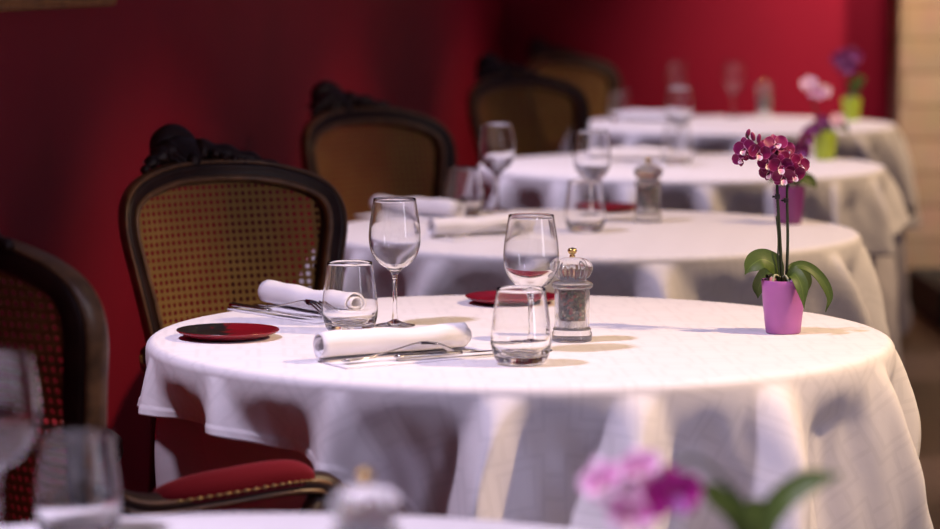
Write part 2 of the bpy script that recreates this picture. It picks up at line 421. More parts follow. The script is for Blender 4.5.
def cyl_dome(bm, c, d, r):
    ball(bm, c, r, 8, 5, d)
def make_chair():
    root = empty('cane_back_armchair')
    fr = link('back_frame', frame_sweep([(-.034, -.004), (-.030, -.013), (-.022, -.017), (-.012, -.014), (-.006, -.019), (.002, -.019), (.006, -.008), (.006, .012), (0, .018), (-.014, .016), (-.024, .018), (-.034, .008)]), M['mahogany'], root)
    link('bead_moulding', frame_sweep([(-.031, -.012), (-.029, -.0185), (-.024, -.021), (-.019, -.0185), (-.017, -.012)]), M['gilt_wood'], fr)
    link('edge_moulding', frame_sweep([(.003, -.016), (.007, -.019), (.010, -.014), (.010, .010), (.007, .016), (.003, .012)]), M['gilt_wood'], fr)
    bm = bmesh.new()
    n = len(outline); K = 14
    cx, cz = 0, .76
    def pf_(i, k):
        x, z = outline[i % n]; nx, nz = onorm[i % n]; x -= nx * .026; z -= nz * .026
        t = k / K; X, Z = cx + (x - cx) * t, cz + (z - cz) * t
        return V(X, back_y(X, Z), Z)
    c0 = bm.verts.new(V(0, back_y(0, cz), cz)); rings = [[bm.verts.new(pf_(i, k)) for i in range(n)] for k in range(1, K + 1)]
    for i in range(n):
        j = (i + 1) % n; bm.faces.new((c0, rings[0][i], rings[0][j]))
        for k in range(K - 1): bm.faces.new((rings[k][i], rings[k + 1][i], rings[k + 1][j], rings[k][j]))
    link('cane_panel', bm, M['cane'], root)
    # carved rococo crest, rolled back and off centre
    bm = bmesh.new()
    px, top = -.052, .062
    def shell(u, v):
        a = lerp(-1.25, 1.25, u); rib = 1 + .07 * math.cos(u * PI * 14)
        w = .078 * math.sin(min(1, v * 1.15) * PI / 2) * rib
        h = top * math.sin(v * PI * .62) / math.sin(PI * .5)
        x = px + w * math.sin(a) * (1.0 - .25 * v); z = .962 + h * (.35 + .65 * math.cos(a)) ; y = -.014 + .085 * v ** 1.4 + .012 * (1 - math.cos(a))
        return V(x, back_y(x, .96) + y, z)
    grid(bm, shell, 57, 12)
    def shellb(u, v):
        p = shell(u, v); k = math.sin(v * PI) * .020 + .004; return V(p.x, p.y + .018 + k, p.z - .022 * v - .003)
    grid(bm, shellb, 57, 12, flip=True)
    tube(bm, crom([(px - .055, back_y(px, .96) + .055, .985), (px - .03, back_y(px, .96) + .066, 1.012), (px + .01, back_y(px, .96) + .070, 1.020), (px + .05, back_y(px, .96) + .058, 1.000)], 6), lambda t: .008 + .018 * math.sin(t * PI), 10)
    for s, le in ((1, .17), (-1, .085)):
        pts = crom([(px + s * .03, back_y(0, .97) + .03, .995), (px + s * (.03 + le * .35), back_y(0, .97) + .018, .988), (px + s * (.03 + le * .7), back_y(0, .97) + .006, .976), (px + s * (.03 + le), back_y(.1, .96) + .002, .962)], 6)
        tube(bm, pts, lambda t: .019 * (1 - t) + .005 + .003 * math.sin(t * 22), 10)
    for k in range(5):
        x = px + .05 + k * .022; ball(bm, (x, back_y(x, .97) - .012, .975 + .004 * (4 - k) - .002 * k), .009 - .001 * k, 10, 7, (1.3, .9, 1))
    ball(bm, (px, back_y(px, .97) - .008, .978), .016, 12, 8, (1, .8, 1.1))
    link('carved_crest', bm, M['mahogany'], root)
    # rear posts run down from the back into the rear legs
    for s in (-1, 1):
        bm = bmesh.new()
        tube(bm, crom([(s * .190, back_y(.19, .56) + .004, .56), (s * .192, .205, .46), (s * .195, .215, .36), (s * .200, .235, .20), (s * .205, .275, .0)], 6), lambda t: .021 - .006 * t, 10)
        link('leg', bm, M['mahogany'], root)
    for s in (-1, 1):
        bm = bmesh.new()
        tube(bm, crom([(s * .235, -.215, .43), (s * .250, -.240, .36), (s * .244, -.232, .24), (s * .228, -.215, .12), (s * .228, -.222, .04), (s * .236, -.238, .0)], 7), lambda t: (.030 - .017 * sstep(0, .75, t)) + .006 * sstep(.85, 1, t), 12)
        link('leg', bm, M['mahogany'], root)
    # seat frame
    bm = bmesh.new()
    def seat_edge(a):
        c, s = math.cos(a), math.sin(a); w = lerp(.205, .265, .5 - .5 * s)
        e = 5; k = (abs(c) ** e + abs(s) ** e) ** (-1 / e)
        return c * k * w, s * k * .225 - .015 - .02 * max(0, -s * k) * (1 - c * c)
    def rails(u, v):
        a = u * 2 * PI; x, y = seat_edge(a)
        q = [(1, .37), (1.02, .385), (1.03, .41), (1.02, .435), (.97, .442), (.93, .435), (.92, .40), (.93, .372), (1, .37)][round(v * 8)]
        sc = 1 if q[1] > .38 else 1
        return V(x * q[0], y * q[0], q[1] - (.018 * max(0, math.cos(a * 2 + PI)) if q[1] < .39 else 0))
    grid(bm, rails, 72, 9, True)
    link('seat_frame', bm, M['mahogany'], root)
    bm = bmesh.new()
    def cush(u, v):
        a = u * 2 * PI; x, y = seat_edge(a); r = .955 * math.sin(v * PI / 2) if v < 1 else .955
        return V(x * r, y * r, .436 + .055 * (1 - (r / .955) ** 3.2))
    grid(bm, cush, 64, 14, True)
    link('seat_cushion', bm, M['velvet'], root)
    # arms
    for s in (-1, 1):
        A = crom([(s * .218, back_y(.22, .64) + .000, .640), (s * .243, .150, .622), (s * .266, .055, .626), (s * .283, -.045, .632), (s * .286, -.105, .626), (s * .280, -.132, .604)], 8)
        bm = bmesh.new(); tube(bm, A, lambda t: .0145 + .010 * sstep(.72, 1, t) * (1 - .3 * sstep(.95, 1, t)) + .003 * math.sin(t * PI), 12, 1.15)
        ball(bm, A[-1] + V(0, .004, .0), .0215, 14, 10, (1.05, .9, 1))
        arm = link('arm', bm, M['mahogany'], root)
        # gilded line along the arm's outer flank
        for ox, oz in ((.0185, .004), (.016, -.009)):
            bm = bmesh.new(); tube(bm, [p + V(s * ox, 0, oz) for p in A[3:-6]], .0034, 6); link('gilt_line', bm, M['gilt_wood'], arm)
        # support curving down from the arm's front to the seat rail
        bm = bmesh.new(); tube(bm, crom([(s * .279, -.112, .606), (s * .296, -.065, .56), (s * .285, -.03, .50), (s * .262, -.05, .41)], 7), lambda t: .018 - .004 * math.sin(t * PI), 10)
        link('arm_support', bm, M['mahogany'], root)
        # padded rest, with nails round its edge
        P = A[9:31]; n = len(P)
        bm = bmesh.new()
        def pad(u, v):
            i = v * (n - 1); k = int(min(i, n - 2)); p = P[k].lerp(P[k + 1], i - k)
            e = (max(0, 1 - abs(2 * v - 1) ** 3.0)) ** .5; a = u * 2 * PI
            return p + V(.026 * math.cos(a) * (.35 + .65 * e), 0, .010 + max(math.sin(a) * .024 * e, -.012))
        grid(bm, pad, 20, 22, True)
        pd = link('arm_pad', bm, M['velvet'], arm)
        for sd in (-1, 1):
            pts = []
            for k in range(109):
                v = .06 + .88 * k / 108; i = v * (n - 1); q = int(min(i, n - 2)); p = P[q].lerp(P[q + 1], i - q)
                e = (max(0, 1 - abs(2 * v - 1) ** 3.0)) ** .5
                pts.append(V(p.x + sd * .0262 * (.35 + .65 * e), p.y, p.z + .005))
            bm = bmesh.new(); tube(bm, pts, lambda t: .0006 + .0020 * max(0, math.cos(t * 18 * 2 * PI)) ** .6, 7, up=(0, 0, 1))
            link('nail_trim', bm, M['brass'], pd)
    return root
chair0 = make_chair()
G_CH = 'cane-backed armchairs along the red side wall'
def back_at(px, d, rz, z=.97, s=1):
    """origin of a chair whose top rail centre stands at column px and depth d"""
    off = Matrix.Rotation(rz, 3, 'Z') @ V(0, back_y(0, .97) * s, 0)
    return V((px - 470) / F * d, d, 0) - off
CH = [  # px, depth, turn, scale, label
    (-60, 4.01, 131, 1.012, 'carved armchair turned away from view, red padded arm stretched before the white tablecloth'),
    (213, 5.67, 35, .992, 'cane-backed armchair with golden weave directly behind the black-and-red plate'),
    (359, 7.54, 42, 1.0, 'cane-backed armchair whose oval back shows behind the tall clear wineglass and rolled napkins'),
    (514, 9.72, 38, 1.0, 'blurred cane armchair near the red corner, wholly visible round golden back'),
    (559, 11.74, 40, 1.0, 'blurred cane armchair deepest in the corner, half hidden by another chair back'),
]
chairs = []
for i, (px, d, rz, s, lab) in enumerate(CH):
    o = chair0 if i == 0 else copy_tree(chair0)
    o.location = back_at(px, d, R(rz), s=s); o.rotation_euler = (0, 0, R(rz)); o.scale = (s * .93, s, s)
    tag(o, lab, 'chair', G_CH); chairs.append((o.location.copy(), R(rz)))

# ------------------------------------------------------------------ tables and cloths
RT, ZT = .56, .745
ZC = .7565                                              # top face of the upper cloth
TB = [V(-.20, 2.62, 0), V(.078, 4.74, 0), V(.262, 6.58, 0), V(.605, 8.71, 0), V(.945, 10.91, 0)]
def make_table():
    t = empty('round_table')
    bm = bmesh.new(); lathe(bm, [(0, .715), (.54, .715), (.552, .722), (.555, .735), (.550, .743), (0, .745)], 64); link('table_top', bm, M['dark_wood'], t)
    bm = bmesh.new(); lathe(bm, [(0, .10), (.075, .10), (.08, .13), (.045, .2), (.04, .5), (.055, .68), (.12, .712), (0, .714)], 32); link('pedestal', bm, M['dark_wood'], t)
    for k in range(4):
        a = k * PI / 2 + PI / 4; c, s = math.cos(a), math.sin(a)
        bm = bmesh.new(); tube(bm, crom([(c * .03, s * .03, .17), (c * .13, s * .13, .13), (c * .16, s * .16, .045), (c * .19, s * .19, .016)], 6), lambda q: .028 - .012 * q, 10); link('foot', bm, M['dark_wood'], t)
    return t
T_NAMES = ['round table cut off by the bottom of the picture, a pink orchid on it',
           'round table laid with the pink pot of magenta orchids and two rolled napkins',
           'round table carrying the purple orchid pot and a dark pepper mill',
           'round table carrying the lower of the two lime green orchid pots',
           'round table standing against the bright red back wall']
tb0 = make_table()
for i, p in enumerate(TB):
    o = tb0 if i == 0 else copy_tree(tb0)
    o.location = p; tag(o, T_NAMES[i], 'table', 'round dining tables in a row')

def footprint_hit(c, th, y0=-.30):
    """distance from table centre c along direction th to the nearest chair footprint"""
    best = 9
    d = V(math.cos(th), math.sin(th), 0)
    for loc, rz in chairs:
        m = Matrix.Rotation(-rz, 3, 'Z'); o = m @ (c - loc); v = m @ d
        t0, t1 = 0, 9
        for k, (lo, hi) in enumerate(((-.325, .325), (y0, .33))):
            if abs(v[k]) < 1e-6:
                if not lo <= o[k] <= hi: t1 = -1
                continue
            a, b = (lo - o[k]) / v[k], (hi - o[k]) / v[k]
            if a > b: a, b = b, a
            t0, t1 = max(t0, a), min(t1, b)
        if t1 > t0: best = min(best, t0)
    return best

class Cloth: pass
def make_cloth(idx, ridges, drop, amp=.30, seed=1):
    """ridges: fold angles measured from the front (towards the camera) in degrees, positive to the right"""
    c = TB[idx]; rnd = random.Random(seed)
    rs = sorted(((r + 180) % 360) - 180 for r in ridges); n = len(rs)
    hs = [rnd.uniform(.75, 1.15) * (.45 if idx == 1 and -105 < r < -15 else .7 if idx == 1 and r > 60 else 1) for r in rs]
    ph = [rnd.uniform(0, 6.28) for _ in range(6)]
    def prof0(phi):
        phi = ((phi - rs[0]) % 360) + rs[0]
        for k in range(n):
            a = rs[k]; b = rs[k + 1] if k + 1 < n else rs[0] + 360
            if a <= phi < b:
                t = (phi - a) / (b - a); w = (b - a) / 22.0
                v = abs(2 * t - 1)                       # 1 at ridges, 0 in the valley
                s = v ** 2.1
                return s * lerp(hs[k], hs[(k + 1) % n], t) * min(1.2, .6 + .4 * w) - .55 * (1 - s) * min(1.25, w)
        return 0
    T0_ = [prof0(rs[0] + k * .25) for k in range(1440)]
    T0_ = [sum(T0_[(k + j) % 1440] * (9 - abs(j)) for j in range(-8, 9)) / 81 for k in range(1440)]
    def prof(phi):
        x = ((phi - rs[0]) % 360) * 4; k = int(x); return lerp(T0_[k % 1440], T0_[(k + 1) % 1440], x - k)
    NA = 720 if idx == 1 else 432
    NS = 46
    S_IN = 10
    bm = bmesh.new(); ul = bm.loops.layers.uv.verify()
    cr = .015
    hits = []
    for i in range(NA):
        th = 2 * PI * i / NA; hits.append(footprint_hit(c, th))
    sm = [min(hits[(i + k) % NA] for k in range(-NA // 30, NA // 30 + 1)) for i in range(NA)]
    sm = [sum(sm[(i + k) % NA] for k in range(-8, 9)) / 17 for i in range(NA)]
    def point(i, s, D, off, A, flare, dent, vin=1.0):
        """s: distance along the cloth outwards from the table's edge"""
        th = 2 * PI * i / NA; phi = math.degrees(th) + 90
        q0 = max(0, s - cr * PI / 2)
        p = prof(phi + 26 * q0 * math.sin(phi * .045 + ph[3]) + 9 * q0 * math.sin(phi * .21 + ph[4]))
        if s <= cr * PI / 2:
            a = s / cr; r = RT + off - cr + cr * math.sin(a); z = -(cr - cr * math.cos(a))
            q = 0
        else:
            q = s - cr * PI / 2
            k = sstep(0, .12, q); w = A * q / (1 + 8 * q) * (sstep(.02, .09, q) if dent else (1 if p > 0 else sstep(0, .09, q)))
            wr = (.002 * math.sin(th * 41 + ph[0] + q * 18) * sstep(.02, .12, q) + .0015 * math.sin(th * 67 + ph[1] - q * 34) * sstep(.0, .1, q))
            r = RT + off + flare * q + (p if p > 0 else p * vin) * w + wr * (1 if A > .2 else .2)
            z = -cr - q * (.985 - .05 * max(0, p))
        if dent and s > cr * 1.3:
            lim = sm[i % NA] - .012
            m = sstep(.022, .12, q)
            if r > lim: r = lerp(r, max(.22, lim), m)
        return V(c.x + r * math.cos(th), c.y + r * math.sin(th), z), r
    def build(name, top, off, A, flare, dropf, mt, dent, vin=1.0):
        bm = bmesh.new(); ul = bm.loops.layers.uv.verify()
        rings = []; uvs = []
        for j in range(1, S_IN + 1):
            r = (RT + off - cr) * (j / S_IN) ** .8
            rings.append([bm.verts.new((c.x + r * math.cos(2 * PI * i / NA), c.y + r * math.sin(2 * PI * i / NA), top)) for i in range(NA)]); uvs.append([r] * NA)
        for j in range(1, NS + 1):
            ring = []; uu = []
            for i in range(NA):
                D = dropf(math.degrees(2 * PI * i / NA) + 90)
                t = j / NS; s = (t ** 1.25) * (D + cr * .57)
                p, r = point(i, s, D, off, A, flare, dent, vin)
                if top + p.z < .012: p.z = .012 - top
                hem = .0016 if t > .90 and top > ZC - .004 else 0
                th = 2 * PI * i / NA
                ring.append(bm.verts.new((p.x + hem * math.cos(th), p.y + hem * math.sin(th), top + p.z))); uu.append(RT + s)
            rings.append(ring); uvs.append(uu)
        ctr = bm.verts.new((c.x, c.y, top))
        rot = .5 + idx
        def st(l, u, i): a = 2 * PI * i / NA + rot; l[ul].uv = (u * math.cos(a), u * math.sin(a))
        for i in range(NA):
            k = (i + 1) % NA; f = bm.faces.new((ctr, rings[0][i], rings[0][k]))
            for l, (u, q) in zip(f.loops, ((0, i), (uvs[0][i], i), (uvs[0][k], k))): st(l, u, q)
            for j in range(len(rings) - 1):
                f = bm.faces.new((rings[j][i], rings[j + 1][i], rings[j + 1][k], rings[j][k]))
                for l, (u, q) in zip(f.loops, ((uvs[j][i], i), (uvs[j + 1][i], i), (uvs[j + 1][k], i + 1), (uvs[j][k], i + 1))): st(l, u, q)
        o = link(name, bm, mt)
        return o
    def capped(p):
        i = round((p - 90) / 360 * NA) % NA
        return min(drop(p), lerp(.15, .6, sstep(.66, .80, sm[i]))) if idx > 1 else drop(p)
    up = build('tablecloth', ZC, .024, amp, .06, capped, M['linen'], False)
    md = up.modifiers.new('thickness', 'SOLIDIFY'); md.thickness = .0012; md.offset = 0
    un = build('under_tablecloth', ZC - .005, .005, amp, (-.05 if idx < 3 else .05), lambda p: .76, M['underlinen'], True, 1.25) if idx < 3 else build('under_tablecloth', ZC - .005, .005, amp * .45, .055, lambda p: .76, M['underlinen'], True, 2.9)
    return up, un
def interp(tab):
    def f(phi):
        phi = ((phi + 180) % 360) - 180
        for (a, x), (b, y) in zip(tab, tab[1:]):
            if a <= phi <= b: return lerp(x, y, sstep(0, 1, (phi - a) / (b - a)))
        return tab[-1][1]
    return f
def square(m, a, pc): return lambda p: m + a * abs(math.cos(R(2 * (p - pc)))) ** 3
t1drop = interp([(-180, .30), (-130, .24), (-98, .13), (-72, .10), (-49, .098), (-36, .115), (-27, .14), (-20, .18), (-8, .33), (5, .42), (90, .42), (135, .40), (180, .30)])
CL = [
    (0, [k * 24 + 5 for k in range(15)], square(.14, .2, 30), .55, 3),
    (1, [-165, -142, -120, -98, -74, -50, -27, -3, 15.5, 37, 66, 88, 108, 130, 152, 174], t1drop, 1.3, 11),
    (2, [k * 22.5 + 11 for k in range(16)], square(.22, .22, 50), 1.1, 5),
    (3, [-160, -135, -110, -85, -60, -38, -18, 2, 22, 42, 61, 84, 105, 130, 155, 180], square(.12, .12, 61), 1.1, 6),
    (4, [-160, -135, -110, -85, -60, -40, -20, 0, 20, 42, 62, 86, 105, 130, 155, 180], square(.14, .24, 80), 1.1, 8)]
C_NAMES = ['white cloth at the very bottom of the picture, out of focus before the armchair',
           'white damask tablecloth with deep folds under the pink orchid pot and sharp glasses',
           'white tablecloth under the purple orchid pot, beyond the sharply focused table',
           'white tablecloth with a hanging corner under the lower lime green pot',
           'white tablecloth of the table touching the red back wall']
U_NAMES = ['floor-length under-cloth of the table cut off at the bottom of the picture',
           'floor-length under-cloth in shade below the hem beside the red padded chair arm',
           'floor-length under-cloth below the tablecloth with the purple pot',
           'long pale under-cloth hanging to the floor below the lower lime green pot',
           'floor-length under-cloth of the table against the red back wall']
for (i, rg, dr, am, sd), a, b in zip(CL, C_NAMES, U_NAMES):
    up, un = make_cloth(i, rg, dr, am, sd)
    tag(up, a, 'tablecloth', 'white tablecloths'); tag(un, b, 'tablecloth', 'floor-length under-cloths')

# ------------------------------------------------------------------ glasses
def make_wineglass():
    g = empty('wine_glass')
    out = crom([(.0045, .078), (.0052, .084), (.011, .092), (.024, .102), (.034, .118), (.0382, .138), (.0375, .160), (.0345, .182), (.0312, .205)], 5)
    inn = crom([(0, .0905), (.010, .0945), (.0229, .104), (.0331, .119), (.0374, .138), (.0368, .160), (.0338, .182), (.0306, .2048)], 5)
    op = [(p.x, p.y) for p in out]; ip = [(max(0, p.x), p.y) for p in inn]
    op = [(x * 1.09, z) for x, z in op]; ip = [(x * 1.092, z) for x, z in ip]
    bm = bmesh.new()
    lathe(bm, [(0, .0780)] + op + [(.0335, .2056)] + ip[::-1], 64); link('bowl', bm, M['glass'], g)
    bm = bmesh.new()
    lathe(bm, [(0, .0100)] + [(p.x, p.y) for p in crom([(.0052, .0100), (.0042, .018), (.0036, .035), (.0036, .055), (.0040, .070), (.0045, .0778)], 4)] + [(0, .0778)], 24); link('stem', bm, M['glass'], g)
    bm = bmesh.new()
    lathe(bm, [(0, .0005), (.031, .0005), (.0325, .0012), (.0322, .0022), (.026, .0034), (.014, .0058), (.0075, .0085), (.0052, .0098), (0, .0098)], 64); link('foot', bm, M['glass'], g)
    return g
def make_tumbler():
    g = empty('water_tumbler')
    out = crom([(.029, .0008), (.0335, .003), (.0385, .011), (.0420, .024), (.0428, .034), (.0408, .055), (.0370, .080), (.0342, .100)], 5)
    inn = crom([(0, .0125), (.020, .0120), (.032, .0140), (.0388, .022), (.0416, .034), (.0398, .055), (.0361, .080), (.0334, .0999)], 5)
    bm = bmesh.new()
    lathe(bm, [(x * 1.04, z * 1.11) for x, z in [(0, .0022), (.018, .0020), (.026, .0005)] + [(p.x, p.y) for p in out] + [(.0336, .1004)] + [(max(0, p.x), p.y) for p in inn[::-1]]], 64)
    link('glass_body', bm, M['glass'], g)
    return g
def make_mill():
    g = empty('pepper_mill')
    bm = bmesh.new()
    lathe(bm, [(0, .0005), (.029, .0005), (.031, .002), (.031, .014), (.0295, .0165), (.0300, .019), (.0275, .0215), (0, .0215)], 40); sharp(link('base', bm, M['acrylic'], g), 50)
    bm = bmesh.new()
    lathe(bm, [(.0272, .0222), (.0272, .082), (.0215, .082), (.0215, .0222), (.0272, .0222)], 40); sharp(link('tube', bm, M['acrylic'], g), 50)
    bm = bmesh.new(); lathe(bm, [(0, .0225), (.0205, .0225), (.0205, .033), (.012, .034), (0, .034)], 32); sharp(link('grinder', bm, M['steel'], g), 50)
    bm = bmesh.new(); lathe(bm, [(0, .0345), (.0205, .0345), (.0207, .040), (.0207, .076), (.018, .0785), (0, .0790)], 40); o = link('peppercorns', bm, M['pepper'], g); o['kind'] = 'stuff'
    bm = bmesh.new()
    lathe(bm, [(0, .0828), (.0300, .0828), (.0318, .0850), (.0318, .0890), (.0300, .0912), (.0255, .0935), (0, .0935)], 40); sharp(link('collar', bm, M['acrylic'], g), 50)
    bm = bmesh.new()
    pr = crom([(.0001, .0942, 0), (.017, .0942, 0), (.0215, .0965, 0), (.0285, .104, 0), (.0310, .112, 0), (.0290, .1195, 0), (.022, .1262, 0), (.010, .1296, 0), (.0001, .1300, 0)], 4)
    def dome(u, v):
        p = pr[round(v * (len(pr) - 1))]; a = u * 2 * PI; r = p.x * (1 + .055 * math.cos(a * 11) * sstep(.017, .028, p.x))
        return V(r * math.cos(a), r * math.sin(a), p.y)
    grid(bm, dome, 110, len(pr), True)
    link('cap', bm, M['acrylic'], g)
    bm = bmesh.new(); lathe(bm, [(0, .1302), (.0045, .1302), (.0045, .1325), (.003, .134), (.0062, .1365), (.0075, .140), (.006, .1435), (0, .1452)], 20); link('finial', bm, M['gold'], g)
    return g
G_W, G_T, G_M = 'stemmed wine glasses on the tables', 'water tumblers on the tables', 'clear pepper mills on the tables'
def place_all(make, spots, cat, group):
    first = None
    for p, rz, lab in spots:
        if first is None: first = o = make()
        else: o = copy_tree(first)
        o.location = p; o.rotation_euler = (0, 0, rz); tag(o, lab, cat, group)
    return first
ZS = ZC + .0004
place_all(make_wineglass, [
    (at(-2, 560, ZS), 0, 'blurred wine glass cut by the picture edge, before the dark armchair back'),
    (at(395, 326, ZS), .3, 'sharp wine glass standing alone beside the tumbler with a napkin behind it'),
    (at(531, 351, ZS), .8, 'sharp wine glass whose stem stands behind a tumbler, beside the pepper mill'),
    (at(497, 211, ZS), .1, 'blurred wine glass before the round golden chair back, above a tumbler'),
    (at(592, 222, ZS), .5, 'blurred wine glass right behind the tumbler, next to the dark pepper mill'),
    (at(679, 156, ZS), .2, 'blurred wine glass behind a bright tumbler on the lower lime pot table'),
    (at(676, 117, ZS), .7, 'blurred wine glass before the red back wall, beside the pale tumbler'),
    (at(733, 117, ZS), .4, 'blurred wine glass against the bright red wall, next to the pepper mill')], 'wine glass', G_W)
place_all(make_tumbler, [
    (at(78, 540, ZS), 0, 'large blurred tumbler at the bottom corner, before the dark armchair'),
    (at(350, 332, ZS), .3, 'sharp tumbler showing the rolled napkin end through it, beside the lone wine glass'),
    (at(521, 364, ZS), .8, 'sharp tumbler in front of the wine glass stem, touching the knife tip'),
    (at(464, 216, ZS), .1, 'blurred tumbler beside the wine glass, before the round golden chair back'),
    (at(585, 232, ZS), .5, 'blurred tumbler in front of a wine glass, near the purple pot table mill'),
    (at(677, 165, ZS), .2, 'bright blurred tumbler standing above the dark pepper mill knob'),
    (at(620, 121, ZS), .7, 'small blurred tumbler nearest the chair back deep in the corner')], 'tumbler', G_T)
place_all(make_mill, [
    (at(572, 341, ZS), .2, 'sharp clear pepper mill with gold knob, right of the wine glass'),
    (at(366, 632, ZS), .9, 'blurred pepper mill knob rising at the bottom edge before the chair arm'),
    (at(648, 222, ZS), .4, 'blurred dark pepper mill standing on the table with the purple pot'),
    (at(764, 117, ZS), .7, 'pale blurred pepper mill standing against the bright red back wall')], 'pepper mill', G_M)

# ------------------------------------------------------------------ plates
def make_plate(mt):
    bm = bmesh.new()
    lathe(bm, [(0, .0005), (.050, .0005), (.062, .004), (.076, .0095), (.0800, .0125), (.0798, .0142), (.0765, .0138), (.062, .0085), (.050, .0070), (0, .0066)], 64)
    return link('bread_plate', bm, mt)
for (p, rz, lab, mt) in (
    (at(228, 338, ZS), R(10), 'small red bread plate with black glaze on one side, on the table edge', M['plate']),
    (at(512, 303.5, ZS), 0, 'small plain red bread plate behind the sharp wine glass and tumbler', M['plate_red']),
    (at(606, 211, ZS), 0, 'blurred red bread plate between a tumbler and the dark pepper mill', M['plate_red'])):
    o = make_plate(mt); o.location = p; o.rotation_euler = (0, 0, rz); tag(o, lab, 'plate', 'red bread plates')

# ------------------------------------------------------------------ place settings
def make_napkin(seed=0):
    rnd = random.Random(seed)
    bm = bmesh.new(); NL, NP = 26, 54
    LEN = .250
    # cross section: flat flap from the front, then rolled up into a spiral
    sec = []
    for k in range(14): sec.append((-.078 + .072 * k / 13, .0028))
    turns = 2.1
    for k in range(1, NP):
        t = k / (NP - 1); a = -PI / 2 + t * turns * 2 * PI; r = .0215 - .0125 * t
        sec.append((-.002 + .006 + r * math.cos(a) * 1.08, .0250 + r * math.sin(a)))
    def f(u, v):
        i = u * (len(sec) - 1); k = int(min(i, len(sec) - 2)); y = lerp(sec[k][0], sec[k + 1][0], i - k); z = lerp(sec[k][1], sec[k + 1][1], i - k)
        x = (v - .5) * LEN
        bul = 1 + .05 * math.sin(v * 7 + seed) + .03 * math.sin(v * 17 + seed * 2)
        if k >= 14: z = .0028 + (z - .0028) * bul; x += .004 * math.sin(u * 9)
        else: x += .006 * (1 - k / 14) * (1 if v > .5 else -1) * math.sin(seed + 2)
        if k >= 14: y += .003 * math.sin(v * 5 + seed)
        return V(x, y, z)
    grid(bm, f, len(sec), NL)
    # second layer of the flap
    o = link('rolled_napkin', bm, M['napkin'])
    md = o.modifiers.new('thickness', 'SOLIDIFY'); md.thickness = .0022; md.offset = 0
    return o
def make_fork():
    g = empty('dinner_fork')
    bm = bmesh.new()
    path = crom([(-.095, 0, .0035), (-.06, 0, .0045), (-.01, 0, .012), (.025, 0, .0185), (.040, 0, .0195)], 6)
    W = lambda t: .0088 * (1 - sstep(0, .45, t) * .62) + .002 * sstep(.85, 1, t)
    tube(bm, path, lambda t: W(t), 12, 1, (0, 1, 0))
    for v in bm.verts:
        pass
    # flatten the round rod into a handle
    zs = {}
    for i, v in enumerate(bm.verts):
        q = path[i // 12]; v.co.z = q.z + (v.co.z - q.z) * .26
    link('handle', bm, M['steel'], g)
    bm = bmesh.new()
    def zc(x): return .0195 - .0185 * max(0, (x - .045) / .055) ** 1.8
    def root(u, v):
        x = lerp(.038, .062, v); w = lerp(.0045, .0125, sstep(0, .8, v)); y = (u - .5) * 2 * w
        return V(x, y, zc(x) + .002 * (1 - (2 * u - 1) ** 2))
    grid(bm, root, 9, 8); a = [f for f in bm.faces]
    def root2(u, v): p = root(u, v); return V(p.x, p.y, p.z - .0018)
    grid(bm, root2, 9, 8, flip=True)
    for k in range(4):
        y = (k - 1.5) * .0069
        pts = [V(lerp(.058, .1, q / 8), y * (1 + .06 * q / 8), zc(lerp(.058, .1, q / 8)) + .0004) for q in range(9)]
        tube(bm, pts, lambda t: .0019 - .0009 * t, 8)
    link('tines', bm, M['steel'], g)
    return g
def make_knife():
    g = empty('table_knife')
    bm = bmesh.new()
    tube(bm, crom([(-.11, 0, .005), (-.09, 0, .005), (-.04, 0, .0045), (.0, 0, .0045)], 6), lambda t: .0082 - .0028 * t - .004 * (1 - sstep(0, .06, t)), 12, 1, (0, 1, 0))
    for v in bm.verts: v.co.z = .0046 + (v.co.z - .0046) * .5
    link('handle', bm, M['steel'], g)
    bm = bmesh.new()
    def bl(sgn):
        def f(u, v):
            x = lerp(-.002, .115, v); hi = .006 + .003 * sstep(0, .2, v); tip = sstep(.72, 1, v)
            y = lerp(lerp(-hi, .003, tip * .9), lerp(.006, .0035, tip), u)
            return V(x, y, .0042 + sgn * .0009 * (1 - abs(2 * u - 1) * .8) - .0012 * v)
        return f
    grid(bm, bl(1), 5, 26); grid(bm, bl(-1), 5, 26, flip=True)
    link('blade', bm, M['steel'], g)
    return g
def xf(o, origin, rz, lx, ly, lz=0, extra=0):
    d = Matrix.Rotation(rz, 3, 'Z') @ V(lx, ly, 0)
    o.location = V(origin.x + d.x, origin.y + d.y, ZS + lz); o.rotation_euler = (0, 0, rz + extra)
nap0 = make_napkin(0); fk0 = make_fork(); kn0 = make_knife()
pA = V(-.112, 4.466, 0); aA = R(33)
pB = V(-.268, 5.02, 0); aB = R(-51)
SET = [
    (pA, aA, 'plump rolled white napkin lying with cutlery, before the sharp tumblers', 'dinner fork with arched head resting in front of the plump rolled napkin', 'long table knife whose blade tip reaches behind the sharp tumbler'),
    (pB, aB, 'rolled napkin partly seen through a tumbler, beside the cane chair', 'dinner fork with tines showing beside the red and black plate', 'table knife lying beside the fork near the red and black plate'),
    (V(.03, 6.44, 0), R(30), 'blurred rolled napkin on the purple pot table, just beyond the sharp wine glasses', 'blurred fork beside the rolled napkin on the purple pot table', None),
    (V(-.125, 6.93, 0), R(-42), 'blurred lavender-looking napkin roll lying by the chair, behind a blurred tumbler', None, None),
    (V(.46, 8.80, 0), R(12), 'blurred white napkin on the lower lime pot table, above the blurred wine glass', None, None),
    (V(.66, 10.98, 0), R(-20), 'blurred napkin lying between the glasses on the table by the red wall', None, None)]
